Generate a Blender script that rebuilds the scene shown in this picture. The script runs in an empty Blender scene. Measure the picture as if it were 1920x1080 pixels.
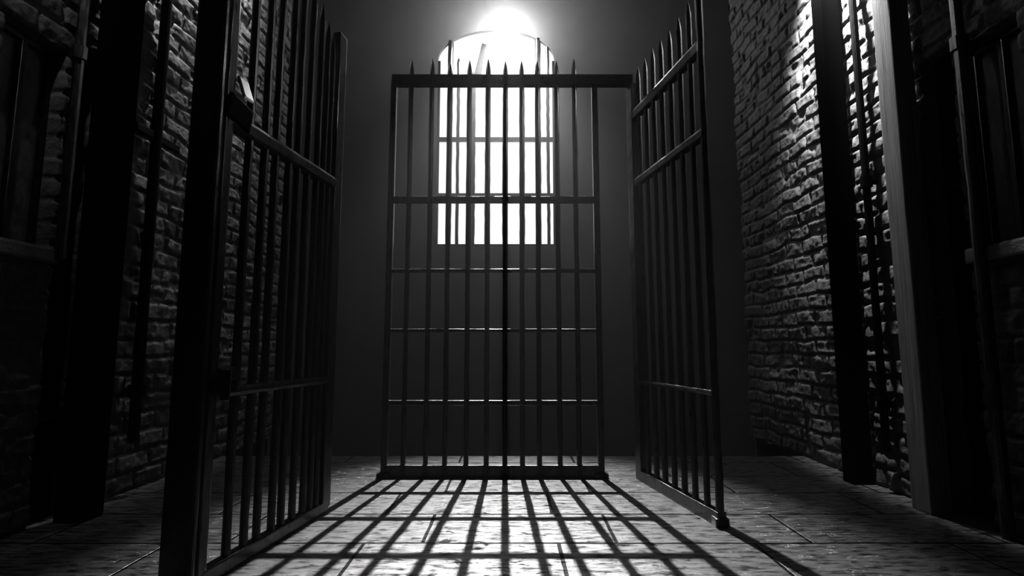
import bpy, bmesh, math, random
import numpy as np
from mathutils import Vector, Matrix

random.seed(7)
rng = np.random.default_rng(7)
sc = bpy.context.scene
COL = sc.collection

# ------------------------------------------------------------------ camera
U = 0.9                                  # eye height in metres: one unit of the plan
FPX, PITCH = 986.0, math.radians(6.37)
CP, SP = math.cos(PITCH), math.sin(PITCH)
cam_d = bpy.data.cameras.new('camera')
cam_d.sensor_width = 36.0
cam_d.lens = FPX / 1920.0 * 36.0
cam_d.clip_start = 0.05
cam = bpy.data.objects.new('camera', cam_d)
COL.objects.link(cam)
cam.location = (0, 0, U)
cam.rotation_euler = (math.radians(90) + PITCH, 0, 0)
sc.camera = cam

# ------------------------------------------------------------------ world, exposure
sc.view_settings.view_transform = 'Standard'
sc.view_settings.look = 'None'
sc.view_settings.gamma = 1.0
sc.view_settings.use_curve_mapping = False
sc.view_settings.exposure = 0.0
sc.cycles.use_denoising = True
sc.cycles.max_bounces = 5
sc.cycles.diffuse_bounces = 3
sc.cycles.glossy_bounces = 3
sc.cycles.volume_bounces = 0
sc.cycles.sample_clamp_indirect = 4.0
world = bpy.data.worlds.new('overcast_sky')
sc.world = world
world.use_nodes = True
world.node_tree.nodes['Background'].inputs[0].default_value = (1, 1, 1, 1)
world.node_tree.nodes['Background'].inputs[1].default_value = 1.05

SUN_Y, SUN_PX, SUN_PY = 9.67, 947, 43
SUN_R, SUN_STRENGTH = 0.24, 125.0
BEAM_POWER = 11500.0
FILL_POWER = 4500.0
HAZE_DENSITY, HAZE_G = 0.0042, 0.86


# ------------------------------------------------------------------ plan helpers
def at(px, py, y):
    """point of the place seen at a pixel, at plan depth y (in eye heights)"""
    x, v = (px - 960) / FPX, (540 - py) / FPX
    k = y / (CP - v * SP)
    return Vector((x * k, y, 1 + (SP + v * CP) * k)) * U


def ground(px, py):
    x, v = (px - 960) / FPX, (540 - py) / FPX
    k = -1 / (SP + v * CP)
    return Vector((x * k, (CP - v * SP) * k, 0)) * U


def height(px, py, y):
    return at(px, py, y).z / U


# the sunbeam: falls from the sun at the arch head onto the floor before the camera
beam_d = bpy.data.lights.new('sunbeam', 'SPOT')
beam_d.energy = BEAM_POWER
beam_d.spot_size = math.radians(25)
beam_d.spot_blend = 0.78
beam_d.shadow_soft_size = 0.04
beam = bpy.data.objects.new('sunbeam', beam_d)
COL.objects.link(beam)
_aim = Vector((0.0, 2.9 * U, 0.0)) - at(SUN_PX, SUN_PY, SUN_Y)
beam.location = at(SUN_PX, SUN_PY, SUN_Y) + _aim.normalized() * (SUN_R * U + .02)
beam.rotation_euler = _aim.to_track_quat('-Z', 'Y').to_euler()


# ------------------------------------------------------------------ materials
def new_mat(name):
    m = bpy.data.materials.new(name)
    m.use_nodes = True
    nt = m.node_tree
    return m, nt, nt.nodes['Principled BSDF']


def node(nt, kind, **kw):
    n = nt.nodes.new(kind)
    for k, v in kw.items():
        if k in n.inputs:
            n.inputs[k].default_value = v
        else:
            setattr(n, k, v)
    return n


def grey(v):
    return (v, v, v, 1)


def mapped(nt, scale):
    tc = node(nt, 'ShaderNodeTexCoord')
    mp = node(nt, 'ShaderNodeMapping')
    mp.inputs['Scale'].default_value = scale
    nt.links.new(tc.outputs['Object'], mp.inputs['Vector'])
    return mp.outputs['Vector']


def ramp(nt, fac, stops):
    r = node(nt, 'ShaderNodeValToRGB')
    e = r.color_ramp.elements
    while len(e) < len(stops):
        e.new(0.5)
    for i, (p, v) in enumerate(stops):
        e[i].position = p
        e[i].color = grey(v)
    nt.links.new(fac, r.inputs['Fac'])
    return r.outputs['Color']


def noisy(name, lo, hi, scale, rough=(0.4, 0.6), bump=0.3, dist=0.01, spec=0.5, detail=6, metallic=0.0):
    m, nt, b = new_mat(name)
    vec = mapped(nt, scale)
    n = node(nt, 'ShaderNodeTexNoise', Scale=1.0, Detail=detail, Roughness=0.65)
    nt.links.new(vec, n.inputs['Vector'])
    nt.links.new(ramp(nt, n.outputs['Fac'], [(0.3, lo), (0.7, hi)]), b.inputs['Base Color'])
    nt.links.new(ramp(nt, n.outputs['Fac'], [(0.3, rough[0]), (0.7, rough[1])]), b.inputs['Roughness'])
    bp = node(nt, 'ShaderNodeBump', Strength=bump, Distance=dist)
    nt.links.new(n.outputs['Fac'], bp.inputs['Height'])
    nt.links.new(bp.outputs['Normal'], b.inputs['Normal'])
    b.inputs['Specular IOR Level'].default_value = spec
    b.inputs['Metallic'].default_value = metallic
    return m


M = {}
M['iron'] = noisy('wrought_iron', 0.04, 0.09, (60, 60, 10), (0.25, 0.40), 0.10, 0.004, 0.5, metallic=1.0)
M['steel'] = noisy('worn_steel', 0.75, 0.95, (40, 40, 40), (0.36, 0.46), 0.1, 0.003, 0.5, metallic=1.0)
M['brick'] = noisy('sooty_brick', 0.014, 0.055, (28, 28, 28), (0.5, 0.8), 0.7, 0.012, 0.2, 9)
M['plaster'] = noisy('sooty_plaster', 0.105, 0.128, (1.5, 1.5, 1.5), (0.85, 0.95), 0.2, 0.02, 0.05)
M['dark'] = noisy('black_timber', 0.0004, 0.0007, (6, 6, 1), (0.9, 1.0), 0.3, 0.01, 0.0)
M['pipe'] = noisy('black_painted_iron', 0.0005, 0.001, (40, 40, 12), (0.5, 0.65), 0.4, 0.004, 0.02)
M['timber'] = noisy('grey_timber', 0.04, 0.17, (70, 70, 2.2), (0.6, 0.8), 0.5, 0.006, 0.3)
M['stone'] = noisy('dark_stone', 0.02, 0.05, (14, 14, 14), (0.4, 0.7), 0.7, 0.02, 0.4, 9)
M['glass'] = noisy('grimy_glass', 0.012, 0.07, (22, 22, 14), (0.3, 0.6), 0.15, 0.01, 0.4)


def floor_mat():
    m, nt, b = new_mat('worn_flagstone')
    vec = mapped(nt, (1 / U, 1 / U, 1 / U))
    off = node(nt, 'ShaderNodeVectorMath', operation='ADD')
    off.inputs[1].default_value = (2.46, 2.35, 0)
    nt.links.new(vec, off.inputs[0])
    wob = node(nt, 'ShaderNodeTexNoise', Scale=3.0, Detail=3.0)
    nt.links.new(vec, wob.inputs['Vector'])
    wsub = node(nt, 'ShaderNodeVectorMath', operation='SUBTRACT')
    wsub.inputs[1].default_value = (0.5, 0.5, 0.5)
    nt.links.new(wob.outputs['Color'], wsub.inputs[0])
    wsc = node(nt, 'ShaderNodeVectorMath', operation='SCALE')
    wsc.inputs['Scale'].default_value = 0.018
    nt.links.new(wsub.outputs[0], wsc.inputs[0])
    wad = node(nt, 'ShaderNodeVectorMath', operation='ADD')
    nt.links.new(off.outputs[0], wad.inputs[0])
    nt.links.new(wsc.outputs[0], wad.inputs[1])
    bk = node(nt, 'ShaderNodeTexBrick', Scale=1.0)
    bk.offset = 0.3
    bk.offset_frequency = 2
    bk.inputs['Mortar Size'].default_value = 0.010
    bk.inputs['Mortar Smooth'].default_value = 0.3
    bk.inputs['Brick Width'].default_value = 1.0
    bk.inputs['Row Height'].default_value = 0.47
    bk.inputs['Color1'].default_value = grey(0.7)
    bk.inputs['Color2'].default_value = grey(1.0)
    bk.inputs['Mortar'].default_value = grey(0.06)
    nt.links.new(wad.outputs[0], bk.inputs['Vector'])
    # fine streaks running across the slabs
    st = node(nt, 'ShaderNodeMapping')
    st.inputs['Scale'].default_value = (4, 16, 1)
    nt.links.new(vec, st.inputs['Vector'])
    n1 = node(nt, 'ShaderNodeTexNoise', Scale=2.0, Detail=10.0, Roughness=0.72)
    nt.links.new(st.outputs[0], n1.inputs['Vector'])
    # pits and cracks
    n2 = node(nt, 'ShaderNodeTexNoise', Scale=1.3, Detail=8.0, Roughness=0.65)
    st2 = node(nt, 'ShaderNodeMapping')
    st2.inputs['Scale'].default_value = (8, 15, 1)
    nt.links.new(vec, st2.inputs['Vector'])
    nt.links.new(st2.outputs[0], n2.inputs['Vector'])
    streak = ramp(nt, n1.outputs['Fac'], [(0.40, 0.004), (0.58, 0.07)])
    pit = ramp(nt, n2.outputs['Fac'], [(0.34, 0.06), (0.41, 1.0)])
    mx = node(nt, 'ShaderNodeMix', data_type='RGBA', blend_type='MULTIPLY')
    mx.inputs[0].default_value = 1.0
    nt.links.new(streak, mx.inputs[6]); nt.links.new(pit, mx.inputs[7])
    mx2 = node(nt, 'ShaderNodeMix', data_type='RGBA', blend_type='MULTIPLY')
    mx2.inputs[0].default_value = 1.0
    nt.links.new(mx.outputs[2], mx2.inputs[6]); nt.links.new(bk.outputs['Color'], mx2.inputs[7])
    nt.links.new(mx2.outputs[2], b.inputs['Base Color'])
    nt.links.new(ramp(nt, n1.outputs['Fac'], [(0.3, 0.38), (0.7, 0.27)]), b.inputs['Roughness'])
    h1 = node(nt, 'ShaderNodeMath', operation='MULTIPLY_ADD')
    h1.inputs[1].default_value = -1.2
    nt.links.new(bk.outputs['Fac'], h1.inputs[0])
    nt.links.new(n1.outputs['Fac'], h1.inputs[2])
    h2 = node(nt, 'ShaderNodeMath', operation='ADD')
    nt.links.new(h1.outputs[0], h2.inputs[0]); nt.links.new(pit, h2.inputs[1])
    bp = node(nt, 'ShaderNodeBump', Strength=0.45, Distance=0.008)
    nt.links.new(h2.outputs[0], bp.inputs['Height'])
    nt.links.new(bp.outputs['Normal'], b.inputs['Normal'])
    sp = node(nt, 'ShaderNodeMix', data_type='RGBA', blend_type='MULTIPLY')
    sp.inputs[0].default_value = 1.0
    inv = ramp(nt, bk.outputs['Fac'], [(0.0, 1.0), (0.6, 0.05)])
    gl = ramp(nt, n1.outputs['Fac'], [(0.41, 0.08), (0.55, 1.0)])
    nt.links.new(inv, sp.inputs[6]); nt.links.new(gl, sp.inputs[7])
    sp2 = node(nt, 'ShaderNodeMix', data_type='RGBA', blend_type='MULTIPLY')
    sp2.inputs[0].default_value = 1.0
    nt.links.new(sp.outputs[2], sp2.inputs[6]); nt.links.new(pit, sp2.inputs[7])
    nt.links.new(sp2.outputs[2], b.inputs['Specular IOR Level'])
    return m


M['floor'] = floor_mat()


# ------------------------------------------------------------------ mesh helpers
class MB:
    def __init__(self):
        self.bm = bmesh.new()

    def box(self, lo, hi, bevel=0.0):
        lo, hi = Vector(lo), Vector(hi)
        tmp = bmesh.new()
        bmesh.ops.create_cube(tmp, size=1.0)
        for v in tmp.verts:
            v.co = Vector(((lo[i] + hi[i]) / 2 + v.co[i] * (hi[i] - lo[i])) for i in range(3))
        if bevel:
            bmesh.ops.bevel(tmp, geom=tmp.edges[:], offset=bevel, segments=2, affect='EDGES', profile=0.6)
        self._merge(tmp)
        return self

    def beam(self, a, b, w, h, bevel=0.0, up=(0, 0, 1), segs=1, wob=0.0):
        """rectangular bar from a to b, w across and h along up"""
        a, b = Vector(a), Vector(b)
        d = b - a
        L = d.length
        z = d.normalized()
        u = Vector(up)
        if abs(z.dot(u)) > 0.95:
            u = Vector((0, 1, 0))
        x = z.cross(u).normalized()
        y = x.cross(z).normalized()
        tmp = bmesh.new()
        bmesh.ops.create_cube(tmp, size=1.0)
        for v in tmp.verts:
            v.co = Vector((v.co.x * w, v.co.y * h, v.co.z * L))
        if bevel:
            bmesh.ops.bevel(tmp, geom=tmp.edges[:], offset=bevel, segments=2, affect='EDGES', profile=0.6)
        if segs > 1:
            long_e = [e for e in tmp.edges if abs(e.verts[0].co.z - e.verts[1].co.z) > L * 0.5]
            bmesh.ops.subdivide_edges(tmp, edges=long_e, cuts=segs)
            if wob:
                for v in tmp.verts:
                    if abs(v.co.z) < L * 0.49:
                        v.co.x += random.uniform(-wob, wob)
                        v.co.y += random.uniform(-wob, wob)
        mat = Matrix((x, y, z)).transposed().to_4x4()
        mat.translation = (a + b) / 2
        bmesh.ops.transform(tmp, matrix=mat, verts=tmp.verts)
        self._merge(tmp)
        return self

    def lathe(self, path, radii, seg=10, cap=True):
        """tube along a list of points with a radius at each"""
        rings = []
        n = len(path)
        path = [Vector(p) for p in path]
        for i, p in enumerate(path):
            t = (path[min(i + 1, n - 1)] - path[max(i - 1, 0)]).normalized()
            u = Vector((0, 0, 1)) if abs(t.z) < 0.9 else Vector((0, 1, 0))
            x = t.cross(u).normalized()
            y = x.cross(t)
            r = radii[i] if isinstance(radii, (list, tuple)) else radii
            rings.append([self.bm.verts.new(p + (x * math.cos(2 * math.pi * k / seg) + y * math.sin(2 * math.pi * k / seg)) * r)
                          for k in range(seg)])
        for i in range(n - 1):
            for k in range(seg):
                self.bm.faces.new((rings[i][k], rings[i][(k + 1) % seg], rings[i + 1][(k + 1) % seg], rings[i + 1][k]))
        if cap:
            self.bm.faces.new(rings[0][::-1])
            self.bm.faces.new(rings[-1])
        return self

    def rod(self, a, b, r, seg=10, step=0.12, wob=0.0, tip=0.0):
        """round iron bar, slightly uneven, with an optional hammered spear point"""
        a, b = Vector(a), Vector(b)
        n = max(2, int((b - a).length / step))
        pts, rad = [], []
        for i in range(n + 1):
            p = a.lerp(b, i / n)
            if 0 < i < n:
                p = p + Vector((random.uniform(-wob, wob), random.uniform(-wob, wob), 0))
            pts.append(p)
            rad.append(r * random.uniform(0.95, 1.05))
        if tip:
            d = (b - a).normalized()
            pts += [b + d * tip * 0.25, b + d * tip * 0.62, b + d * tip]
            rad += [r * 0.95, r * 0.62, r * 0.1]
        return self.lathe(pts, rad, seg)

    def ball(self, c, r, seg=14):
        tmp = bmesh.new()
        bmesh.ops.create_uvsphere(tmp, u_segments=seg, v_segments=seg // 2 + 2, radius=r)
        bmesh.ops.translate(tmp, verts=tmp.verts, vec=Vector(c))
        self._merge(tmp)
        return self

    def _merge(self, tmp):
        me = bpy.data.meshes.new('tmp')
        tmp.to_mesh(me)
        tmp.free()
        self.bm.from_mesh(me)
        bpy.data.meshes.remove(me)

    def build(self, name, mat, parent=None, smooth=False):
        bmesh.ops.recalc_face_normals(self.bm, faces=self.bm.faces[:])
        me = bpy.data.meshes.new(name)
        self.bm.to_mesh(me)
        self.bm.free()
        me.materials.append(mat)
        if smooth:
            for p in me.polygons:
                p.use_smooth = True
            try:
                me.set_sharp_from_angle(angle=math.radians(25))
            except Exception:
                pass
        o = bpy.data.objects.new(name, me)
        COL.objects.link(o)
        if parent is not None:
            o.parent = parent
            o.matrix_parent_inverse = Matrix.Translation(parent.location).inverted()
        return o


def thing(name, label, cat, loc=(0, 0, 0), group=None):
    o = bpy.data.objects.new(name, None)
    o.empty_display_size = 0.1
    COL.objects.link(o)
    o.location = loc
    o['label'] = label
    o['category'] = cat
    if group:
        o['group'] = group
    return o


def tag(o, label, cat, group=None):
    o['label'] = label
    o['category'] = cat
    if group:
        o['group'] = group
    return o


def struct(o, label=None, cat=None):
    o['kind'] = 'structure'
    if label:
        o['label'] = label
        o['category'] = cat
    return o


# ------------------------------------------------------------------ the room
WX = 2.68            # half width of the near passage, in eye heights
EDGE = 4.98          # where the flagged floor ends above the sunken end of the hall
WEND = 6.0           # where the brick side walls end
WB = 10.14           # the plastered end wall, set deeper so the sun can light the floor
TOP = 8.6
LOW = -1.3
HX = 5.6

# flagged floor and its step down
struct(MB().box((-WX * U - .3, -2.2 * U, -0.25), (WX * U + .3, EDGE * U, 0)).build('floor', M['floor']),
       'dark worn flagstone floor striped with light and bar shadows', 'floor')
struct(MB().box((-HX * U, EDGE * U + .001, LOW * U - .2), (HX * U, WB * U + .3, LOW * U)).build('floor.001', M['plaster']))
struct(MB().box((-WX * U - .3, EDGE * U - .2, LOW * U), (WX * U + .3, EDGE * U - .002, -0.25)).build('trim_1', M['plaster']))
struct(MB().box((-HX * U - .2, -2.2 * U, TOP * U), (HX * U + .2, WB * U + .3, TOP * U + .2)).build('ceiling', M['plaster']))
struct(MB().box((-HX * U - .2, -2.4 * U, -.3), (HX * U + .2, -2.2 * U, TOP * U)).build('wall_rear', M['plaster']))
for s, nm in ((-1, 'left'), (1, 'right')):
    m = MB()
    m.box(sorted_lo := (min(s * HX, s * (HX + .2)) * U, WEND * U - .3, LOW * U - .2), (max(s * HX, s * (HX + .2)) * U, WB * U + .3, TOP * U))
    struct(m.build('wall_far_' + nm, M['plaster']))
    m = MB()   # the return behind the end of the brick wall
    xa, xb = sorted((s * (WX + .30), s * HX))
    m.box((xa * U, WEND * U - .3, LOW * U), (xb * U, WEND * U - .05, TOP * U))
    struct(m.build('wall_return_' + nm, M['plaster']))

# end wall with the arched opening
XL, XR = at(818, 300, WB).x, at(1041.5, 300, WB).x
ZS = at(930, 461, WB).z
ZSP = at(930, 113, WB).z
ZAP = at(930, 56, WB).z
XC, XA = (XL + XR) / 2, (XR - XL) / 2
yb, yb2 = WB * U, WB * U + .07


def arch_z(x):
    q = max(0.0, 1 - ((x - XC) / XA) ** 2)
    return ZSP + (ZAP - ZSP) * math.sqrt(q)


m = MB()
bm = m.bm
NA = 40
xs = [XC - XA * math.cos(math.pi * i / NA) for i in range(NA + 1)]
prof = [(XL, ZS)] + [(x, arch_z(x)) for x in xs] + [(XR, ZS)]
HXU = (HX + .2) * U


def quad(pts):
    bm.faces.new([bm.verts.new(p) for p in pts])


for y in (yb, yb2):
    quad([(-HXU, y, LOW * U - .2), (XL, y, LOW * U - .2), (XL, y, TOP * U), (-HXU, y, TOP * U)])
    quad([(XR, y, LOW * U - .2), (HXU, y, LOW * U - .2), (HXU, y, TOP * U), (XR, y, TOP * U)])
    quad([(XL, y, LOW * U - .2), (XR, y, LOW * U - .2), (XR, y, ZS), (XL, y, ZS)])
    for i in range(NA):
        quad([(xs[i], y, arch_z(xs[i])), (xs[i + 1], y, arch_z(xs[i + 1])), (xs[i + 1], y, TOP * U), (xs[i], y, TOP * U)])
loop = prof + [prof[0]]
for (xa, za), (xb, zb) in zip(loop[:-1], loop[1:]):
    quad([(xa, yb, za), (xb, yb, zb), (xb, yb2, zb), (xa, yb2, za)])
bmesh.ops.remove_doubles(bm, verts=bm.verts[:], dist=1e-5)
struct(m.build('wall_back', M['plaster']), 'dark plastered end wall around the arched window', 'wall')


# ------------------------------------------------------------------ brick side walls (real relief)
def vnoise(a, b, seed):
    g = np.random.default_rng(seed).random((256, 256))
    ia, ib = np.floor(a).astype(int), np.floor(b).astype(int)
    fa, fb = a - ia, b - ib
    fa, fb = fa * fa * (3 - 2 * fa), fb * fb * (3 - 2 * fb)
    ia, ib, ja, jb = ia % 256, ib % 256, (ia + 1) % 256, (ib + 1) % 256
    return (g[ia, ib] * (1 - fa) + g[ja, ib] * fa) * (1 - fb) + (g[ia, jb] * (1 - fa) + g[ja, jb] * fa) * fb


def brick_wall(s, name, label, seed):
    y0, y1, z0, z1, res = 1.9, WEND, 0.0, 5.6, 0.0125
    ny, nz = int((y1 - y0) / res), int((z1 - z0) / res)
    Y, Z = np.meshgrid(np.linspace(y0, y1, ny), np.linspace(z0, z1, nz), indexing='ij')
    ch, bl = 0.132, 0.30
    Yw = Y + (vnoise(Y * 6, Z * 6, seed) - .5) * 0.035
    Zw = Z + (vnoise(Y * 5 + 9, Z * 5, seed + 1) - .5) * 0.035
    row = np.floor(Zw / ch).astype(int)
    rj = np.random.default_rng(seed + 2).random(400)
    sh = (row % 2) * 0.5 + rj[row % 400] * 0.25
    cell = Yw / bl + sh
    ci = np.floor(cell).astype(int)
    fy = (cell - ci) * bl
    fz = Zw - row * ch
    dy = np.minimum(fy, bl - fy)
    dz = np.minimum(fz, ch - fz)
    d = np.minimum(dy, dz)
    wear = 0.004 + 0.012 * vnoise(Y * 14, Z * 14, seed + 3)
    prof_ = np.clip((d - wear * .5) / 0.016, 0, 1)
    prof_ = prof_ * prof_ * (3 - 2 * prof_)
    per = np.random.default_rng(seed + 4).random((512, 512))[row % 512, ci % 512]
    tilt = (np.random.default_rng(seed + 5).random((512, 512))[row % 512, ci % 512] - .5)
    h = prof_ * (0.011 + 0.013 * per + tilt * (fz / ch - .5) * 0.02)
    h += prof_ * ((vnoise(Y * 22, Z * 22, seed + 6) - .5) * 0.010 + (vnoise(Y * 45, Z * 45, seed + 7) - .5) * 0.006)
    h += (vnoise(Y * 2.2, Z * 2.2, seed + 8) - .5) * 0.04
    chip = vnoise(Y * 8 + 3, Z * 8, seed + 9)
    h -= np.clip(chip - .74, 0, 1) * prof_ * 0.12
    # window niche with a raised frame line, and the dark doorway
    niche = (Y > 2.60) & (Y < 2.98) & (Z > 1.55) & (Z < 2.75)
    h = np.where(niche, -0.16, h)
    door = (Y > 3.02) & (Y < 3.27) & (Z < 2.85)
    h = np.where(door, -0.20, h)
    X = s * (WX - h) * U
    co = np.stack([X, Y * U, Z * U], -1).reshape(-1, 3)
    idx = np.arange(ny * nz).reshape(ny, nz)
    q = np.stack([idx[:-1, :-1], idx[1:, :-1], idx[1:, 1:], idx[:-1, 1:]], -1).reshape(-1, 4)
    if s > 0:
        q = q[:, ::-1]
    me = bpy.data.meshes.new(name)
    me.vertices.add(len(co)); me.vertices.foreach_set('co', co.astype(np.float32).ravel())
    me.loops.add(q.size); me.loops.foreach_set('vertex_index', q.astype(np.int32).ravel())
    me.polygons.add(len(q))
    me.polygons.foreach_set('loop_start', np.arange(0, q.size, 4, dtype=np.int32))
    me.polygons.foreach_set('use_smooth', np.ones(len(q), dtype=bool))
    me.update(); me.validate()
    me.materials.append(M['brick'])
    o = bpy.data.objects.new(name, me)
    COL.objects.link(o)
    struct(o, label, 'wall')
    # the plain body of the wall behind and around the modelled face
    xa, xb = sorted((s * (WX + .24), s * (WX + .34)))
    b = MB().box((xa * U, -2.2 * U, LOW * U), (xb * U, WEND * U, TOP * U))
    xa, xb = sorted((s * (WX + .01), s * (WX + .24)))
    b.box((xa * U, -2.2 * U, 0), (xb * U, 1.92 * U, TOP * U))
    b.box((xa * U, 1.92 * U, 5.57 * U), (xb * U, WEND * U, TOP * U))
    b.box((xa * U, WEND * U - .06, LOW * U), (xb * U, WEND * U - .004, 5.57 * U))
    struct(b.build('wall_body_' + name[5:], M['brick']))


brick_wall(-1, 'wall_left', 'rough dark brick wall on the left side', 11)
brick_wall(1, 'wall_right', 'rough dark brick wall on the right, lit at the top', 41)

# niche windows, doors, sills in the side walls
for s, nm, k in ((-1, 'left', 1), (1, 'right', 2)):
    xf = s * (WX + .10) * U
    w = MB().box((min(xf, xf + s * .03), 2.60 * U, 1.55 * U), (max(xf, xf + s * .03), 2.98 * U, 2.75 * U)).build('window_%d' % (k + 1), M['glass'])
    struct(w, 'small grimy window set into the %s brick wall' % nm, 'window')
    f = MB()
    for yy in (2.615, 2.79, 2.965):
        f.beam((xf - s * .02, yy * U, 1.55 * U), (xf - s * .02, yy * U, 2.75 * U), .03, .03, .004)
    f.beam((xf - s * .02, 2.6 * U, 2.73 * U), (xf - s * .02, 2.98 * U, 2.73 * U), .03, .035, .004)
    f.build('window_frame', M['iron'], w)
    xs_ = s * (WX - .07) * U
    sl = MB().box((min(xs_, s * (WX + .1) * U), 2.55 * U, 1.47 * U), (max(xs_, s * (WX + .1) * U), 3.0 * U, 1.56 * U), .015)
    sl.build('window_sill', M['stone'], w)
    # dark plank door in its recess
    xd = s * (WX + .08) * U
    d = MB()
    for i in range(3):
        ya = (3.025 + i * .081) * U
        d.box((min(xd, xd + s * .05), ya, 0.01), (max(xd, xd + s * .05), ya + .076 * U, 2.84 * U), .006)
    d = d.build('door_%d' % k, M['dark'])
    struct(d, 'narrow black plank door in the %s brick wall' % nm, 'door')
    MB().beam((xd - s * .012, 3.03 * U, 2.0 * U), (xd - s * .012, 3.26 * U, 2.0 * U), .02, .06, .003).build('strap', M['iron'], d)
    MB().beam((xd - s * .012, 3.03 * U, .6 * U), (xd - s * .012, 3.26 * U, .6 * U), .02, .06, .003).build('strap', M['iron'], d)


# ------------------------------------------------------------------ arched window grille
win = bpy.data.objects.new('window_1', None)
COL.objects.link(win)
win.location = (XC, yb, ZS)
struct(win, 'tall arched window glowing white behind iron bars', 'window')
yw = yb + .035
for px, full in ((842.5, 1), (858, 0), (886, 0), (914, 0), (947, 0), (979, 0), (1009.5, 1), (1028, 1)):
    x = at(px, 300, WB + .04).x
    zt = arch_z(x) + .02 if full else at(px, 145, WB).z
    r = .030 if px in (858, 1028) else .05
    b = MB()
    if px == 858:
        zt = at(px, 118, WB).z
    b.rod((x, yw, ZS - .01), (x, yw, zt), r, wob=.004, tip=0 if full else .12)
    b.build('window_bar', M['iron'], win, True)
b = MB()
pa, pb = at(894, 150, WB + .04), at(911, 84, WB + .04)
b.beam(pa, pb, .14, .05, .01)
b.build('bent_bar', M['iron'], win)
for py in (150, 262, 367):
    z = at(930, py, WB + .04).z
    MB().beam((XL - .01, yw, z), (XR + .01, yw, z), .05, .085, .01).build('cross_bar', M['iron'], win)
f = MB()
f.beam((XL + .02, yb + .04, ZS), (XL + .02, yb + .04, ZSP), .05, .05, .008)
f.beam((XR - .02, yb + .04, ZS), (XR - .02, yb + .04, ZSP), .05, .05, .008)
f.beam((XL, yb + .04, ZS + .012), (XR, yb + .04, ZS + .012), .05, .05, .008)
f.build('window_frame', M['iron'], win)

# the sun blazing over the head of the arch
m = MB()
bmesh.ops.create_icosphere(m.bm, subdivisions=3, radius=SUN_R * U)
bmesh.ops.translate(m.bm, verts=m.bm.verts, vec=at(SUN_PX, SUN_PY, SUN_Y))
ms = bpy.data.materials.new('sun_glow')
ms.use_nodes = True
nt = ms.node_tree
nt.nodes.remove(nt.nodes['Principled BSDF'])
e = node(nt, 'ShaderNodeEmission', Strength=SUN_STRENGTH)
nt.links.new(e.outputs[0], nt.nodes['Material Output'].inputs[0])
tag(m.build('sun', ms, None, True), 'blazing white sun at the head of the arched window', 'sun')


# ------------------------------------------------------------------ centre gate
GY = 4.2


def gx(px, py, y=GY):
    return at(px, py, y).x


def gz(py, y=GY):
    return at(930, py, y).z


yg = GY * U
gate = thing('barred_gate', 'tall closed barred gate facing us below the arched window', 'gate',
             (gx(925, 880), yg, 0), 'barred iron gates')
xl, xr = gx(725, 700), gx(1124, 700)
x_end = gx(1186, 155)
z_bot0, z_bot1 = 0.0, gz(871)
MB().beam((xl - .01, yg, (z_bot0 + z_bot1) / 2), (xr + .015, yg, (z_bot0 + z_bot1) / 2), .05, z_bot1 - z_bot0, .006, segs=14, wob=.0008).build('bottom_rail', M['iron'], gate)
z_top = gz(152)
MB().beam((xl - .015, yg, z_top), (x_end, yg, z_top), .06, gz(143) - gz(162), .006, segs=14, wob=.0008).build('top_rail', M['iron'], gate)
for x, n in ((xl, 0), (xr, 1)):
    MB().beam((x, yg, 0), (x, yg, z_top), .045, .045, .007, segs=30, wob=.0006).build('stile', M['iron'], gate)
    MB().box((x - .045, yg - .05, 0), (x + .045, yg + .05, .035), .01).build('foot', M['iron'], gate)
for py, hh in ((375, .048), (508, .026), (620, .026), (755, .034)):
    z = gz(py)
    MB().beam((xl, yg, z), (xr, yg, z), .036, hh, .005, segs=16, wob=.0008).build('cross_rail', M['iron'], gate)
tipz = gz(112)
for px in (761, 802, 837, 876, 913, 947, 979, 1010, 1048, 1083):
    x = gx(px, 620)
    MB().rod((x, yg, .03), (x, yg, tipz - .11 + random.uniform(-.012, .012)), .0182, wob=.0012, tip=.11).build('bar', M['iron'], gate, True)

# ------------------------------------------------------------------ open leaf on the left, with its post
A = Vector((-1.31, 2.30, 0)) * U
B = Vector((-1.146, 3.34, 0)) * U
leaf_dir = (B - A).normalized()


def on(t, z, a=A, b=B):
    p = a.lerp(b, t)
    return Vector((p.x, p.y, z * U))


leaf = thing('barred_gate', 'open barred gate leaf swung inward on the left, hung on the black post', 'gate', A, 'barred iron gates')
MB().beam(on(0, .03), on(0, 4.3), .048, .048, .006, up=leaf_dir, segs=36, wob=.0007).build('hinge_stile', M['iron'], leaf)
MB().beam(on(.975, .03), on(.975, 3.07), .05, .085, .006, up=leaf_dir, segs=30, wob=.0007).build('lock_stile', M['iron'], leaf)
MB().beam(on(0, .04), on(1.0, .04), .05, .055, .006, segs=12, wob=.0008).build('bottom_rail', M['iron'], leaf)
for z, hh in ((.80, .045), (2.04, .075)):
    MB().beam(on(0, z), on(1.0, z), .05, hh, .017, segs=14, wob=.0008).build('cross_rail', M['iron'], leaf)
for t, tz in ((.165, 3.75), (.28, 3.62), (.369, 3.5), (.483, 3.35), (.562, 3.26), (.66, 3.18), (.758, 3.14), (.83, 3.07), (.89, 3.02)):
    MB().rod(on(t, .05), on(t, tz - .14), .018, wob=.0012, tip=.14 * U).build('bar', M['iron'], leaf, True)
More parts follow.
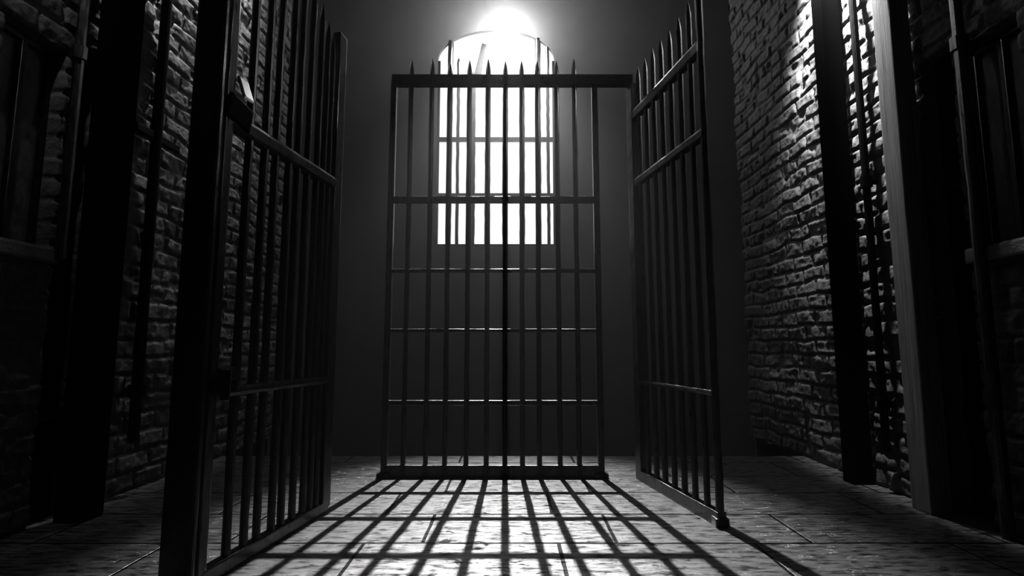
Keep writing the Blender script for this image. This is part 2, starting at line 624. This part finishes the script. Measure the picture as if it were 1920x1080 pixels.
for z, big in ((2.10, 1), (.83, 0)):
    p = on(0.02, z)
    h_ = MB()
    h_.beam(on(-.025, z), on(.13, z - .03 * big), .075, .11 if big else .06, .012)
    h_ = h_.build('hinge', M['pipe'], leaf)
    if big:      # polished knuckle plate turned up towards the sun
        c_ = on(.05, z + .10) + Vector((.045, 0, 0))
        n_ = Vector((.91, -.13, .33)).normalized()
        t_ = (Vector((0, 0, 1)) - n_ * n_.z).normalized()
        MB().beam(c_ - t_ * .052, c_ + t_ * .052, .06, .014, .005, up=n_).build('knuckle_plate', M['steel'], h_)
    else:
        MB().rod(on(.035, z - .06) + Vector((.045, 0, 0)), on(.035, z + .07) + Vector((.045, 0, 0)), .018, 14).build('pin', M['pipe'], h_, True)
MB().beam(on(.02, .86), on(.12, .86), .06, .09, .008).build('latch_box', M['iron'], leaf)

pp = ground(349, 1105)
post = MB().beam((pp.x - .012, pp.y - .01, 0), (pp.x - .012, pp.y - .01, 4.6 * U), .125, .10, .012, segs=40, wob=.0006).build('gate_post', M['iron'])
tag(post, 'thick black square post holding the open left gate leaf', 'post')

# ------------------------------------------------------------------ open leaf on the right
C_ = Vector((1.17, 3.08, 0)) * U
D_ = Vector((0.975, 4.14, 0)) * U


def onr(t, z):
    return on(t, z, D_, C_)


ldir = (C_ - D_).normalized()
leaf2 = thing('barred_gate', 'open barred gate leaf with spear points standing on the right', 'gate', D_, 'barred iron gates')
MB().beam(onr(.03, 0), onr(.03, 3.13), .05, .09, .006, up=ldir, segs=30, wob=.0007).build('hinge_stile', M['iron'], leaf2)
MB().rod(onr(1, .02), onr(1, 3.18), .021, wob=.002, tip=.11).build('end_stile', M['iron'], leaf2, True)
MB().beam(onr(0, .04), onr(1.02, .04), .05, .07, .006, segs=12, wob=.0008).build('bottom_rail', M['iron'], leaf2)
for z, hh in ((.735, .03), (2.29, .06), (2.85, .075)):
    MB().beam(onr(0, z), onr(1.01, z), .045, hh, .013, segs=14, wob=.0008).build('cross_rail', M['iron'], leaf2)
for i in range(7):
    t = .15 + i * .122
    MB().rod(onr(t, .05), onr(t, 3.21 - .12 + random.uniform(-.02, .02)), .0182, wob=.0012, tip=.12).build('bar', M['iron'], leaf2, True)
MB().box(onr(1.0, 0) - Vector((.035, .035, 0)), onr(1.0, .05) + Vector((.035, .035, 0)), .008).build('foot', M['iron'], leaf2)

# ------------------------------------------------------------------ posts and pipes along the walls
def col_at(x, y, w, d, z1, name, label, cat, mat):
    o = MB().beam((x * U, y * U, 0), (x * U, y * U, z1 * U), w * U, d * U, .008, segs=16, wob=.0008).build(name, mat)
    return tag(o, label, cat)


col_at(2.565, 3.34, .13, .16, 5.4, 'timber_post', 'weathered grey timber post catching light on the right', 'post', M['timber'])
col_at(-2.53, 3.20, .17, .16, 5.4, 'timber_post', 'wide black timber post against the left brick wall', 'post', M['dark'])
col_at(2.56, 4.02, .15, .13, 5.5, 'iron_column', 'black iron column standing before the right brick wall', 'column', M['dark'])


def pipe(x, y, z0, z1, r, label, brackets=(), mat='pipe'):
    t = thing('wall_pipe', label, 'pipe', (x * U, y * U, z0 * U), 'pipes along the side walls')
    MB().rod((x * U, y * U, z0 * U), (x * U, y * U, z1 * U), r * U, 12, wob=.0008).build('tube', M[mat], t, True)
    s = 1 if x > 0 else -1
    for z in brackets:
        MB().lathe([(x * U, y * U, (z - .04) * U), (x * U, y * U, (z + .04) * U)], r * 1.5 * U, 12).build('collar', M[mat], t, True)
        m_ = MB().beam((x * U, y * U, z * U), (s * (WX + .03) * U, y * U, z * U), .02, .03, .003)
        m_.build('bracket', M[mat], t)
    return t


pipe(2.60, 3.75, .28, 5.5, .026, 'thin black pipe between the iron column and grey post', (.6, 2.2, 4.2))
pl = pipe(-2.60, 3.70, .35, 5.5, .036, 'thin black pipe with a cross bracket on the left wall', (.7, 4.2))
zc = 2.52
MB().beam((-2.6 * U, 3.48 * U, zc * U), (-2.6 * U, 3.95 * U, zc * U), .03, .05, .006).build('cross_bracket', M['pipe'], pl)
pipe(2.60, 2.88, .0, 5.4, .03, 'black pipe crossing the niche window at far right', (2.75,), 'iron')
pipe(-2.60, 2.99, 1.5, 5.4, .03, 'black pipe beside the niche window at far left', (2.75,), 'iron')

# ------------------------------------------------------------------ fill lamps out of view, added to brighten the brickwork
def fill_lamp(side, y, z, power, label, aim=(1, 0, -.6)):
    lx, ly, lz = side * 2.37 * U, y * U, z * U
    lamp = thing('fill_lamp', label, 'lamp', (lx, ly, lz), 'added fill lamps high on the side walls')
    MB().beam((lx, ly, lz + .07), (side * (WX + .02) * U, ly, lz + .07), .03, .03, .004).build('arm', M['iron'], lamp)
    MB().lathe([(lx, ly, lz + .09), (lx, ly, lz + .05), (lx, ly, lz + .02)], [.03, .06, .11], 16).build('fill_lamp_shade', M['iron'], lamp, True)
    ld = bpy.data.lights.new('fill_lamp_light', 'SPOT')
    ld.energy = power
    ld.spot_size = math.radians(120)
    ld.spot_blend = 0.35
    ld.shadow_soft_size = .04
    lo = bpy.data.objects.new('fill_lamp_light', ld)
    COL.objects.link(lo)
    lo.location = (lx, ly, lz - .03)
    lo.rotation_euler = Vector((side * aim[0], aim[1], aim[2])).to_track_quat('-Z', 'Y').to_euler()


fill_lamp(1, 3.88, 4.5, FILL_POWER, 'bright added fill lamp high on the right brick wall')
fill_lamp(-1, 4.25, 6.0, FILL_POWER * .6, 'dim added fill lamp high on the far left brick wall')
fill_lamp(-1, 2.25, 4.2, 55.0, 'dim added fill lamp on the left brick wall before the niche window', (1, .2, -.7))

# ------------------------------------------------------------------ haze hanging in the hall
hm = bpy.data.materials.new('dusty_haze')
hm.use_nodes = True
nt = hm.node_tree
nt.nodes.remove(nt.nodes['Principled BSDF'])
vs = node(nt, 'ShaderNodeVolumeScatter', Density=HAZE_DENSITY / U, Anisotropy=HAZE_G)
nt.links.new(vs.outputs[0], nt.nodes['Material Output'].inputs['Volume'])
hz = MB().box((-(HX - .02) * U, -2.1 * U, LOW * U + .02), ((HX - .02) * U, WB * U - .02, (TOP - .05) * U)).build('haze', hm)
hz['kind'] = 'stuff'
hz['label'] = 'thin dusty haze glowing around the sun'
hz['category'] = 'haze'
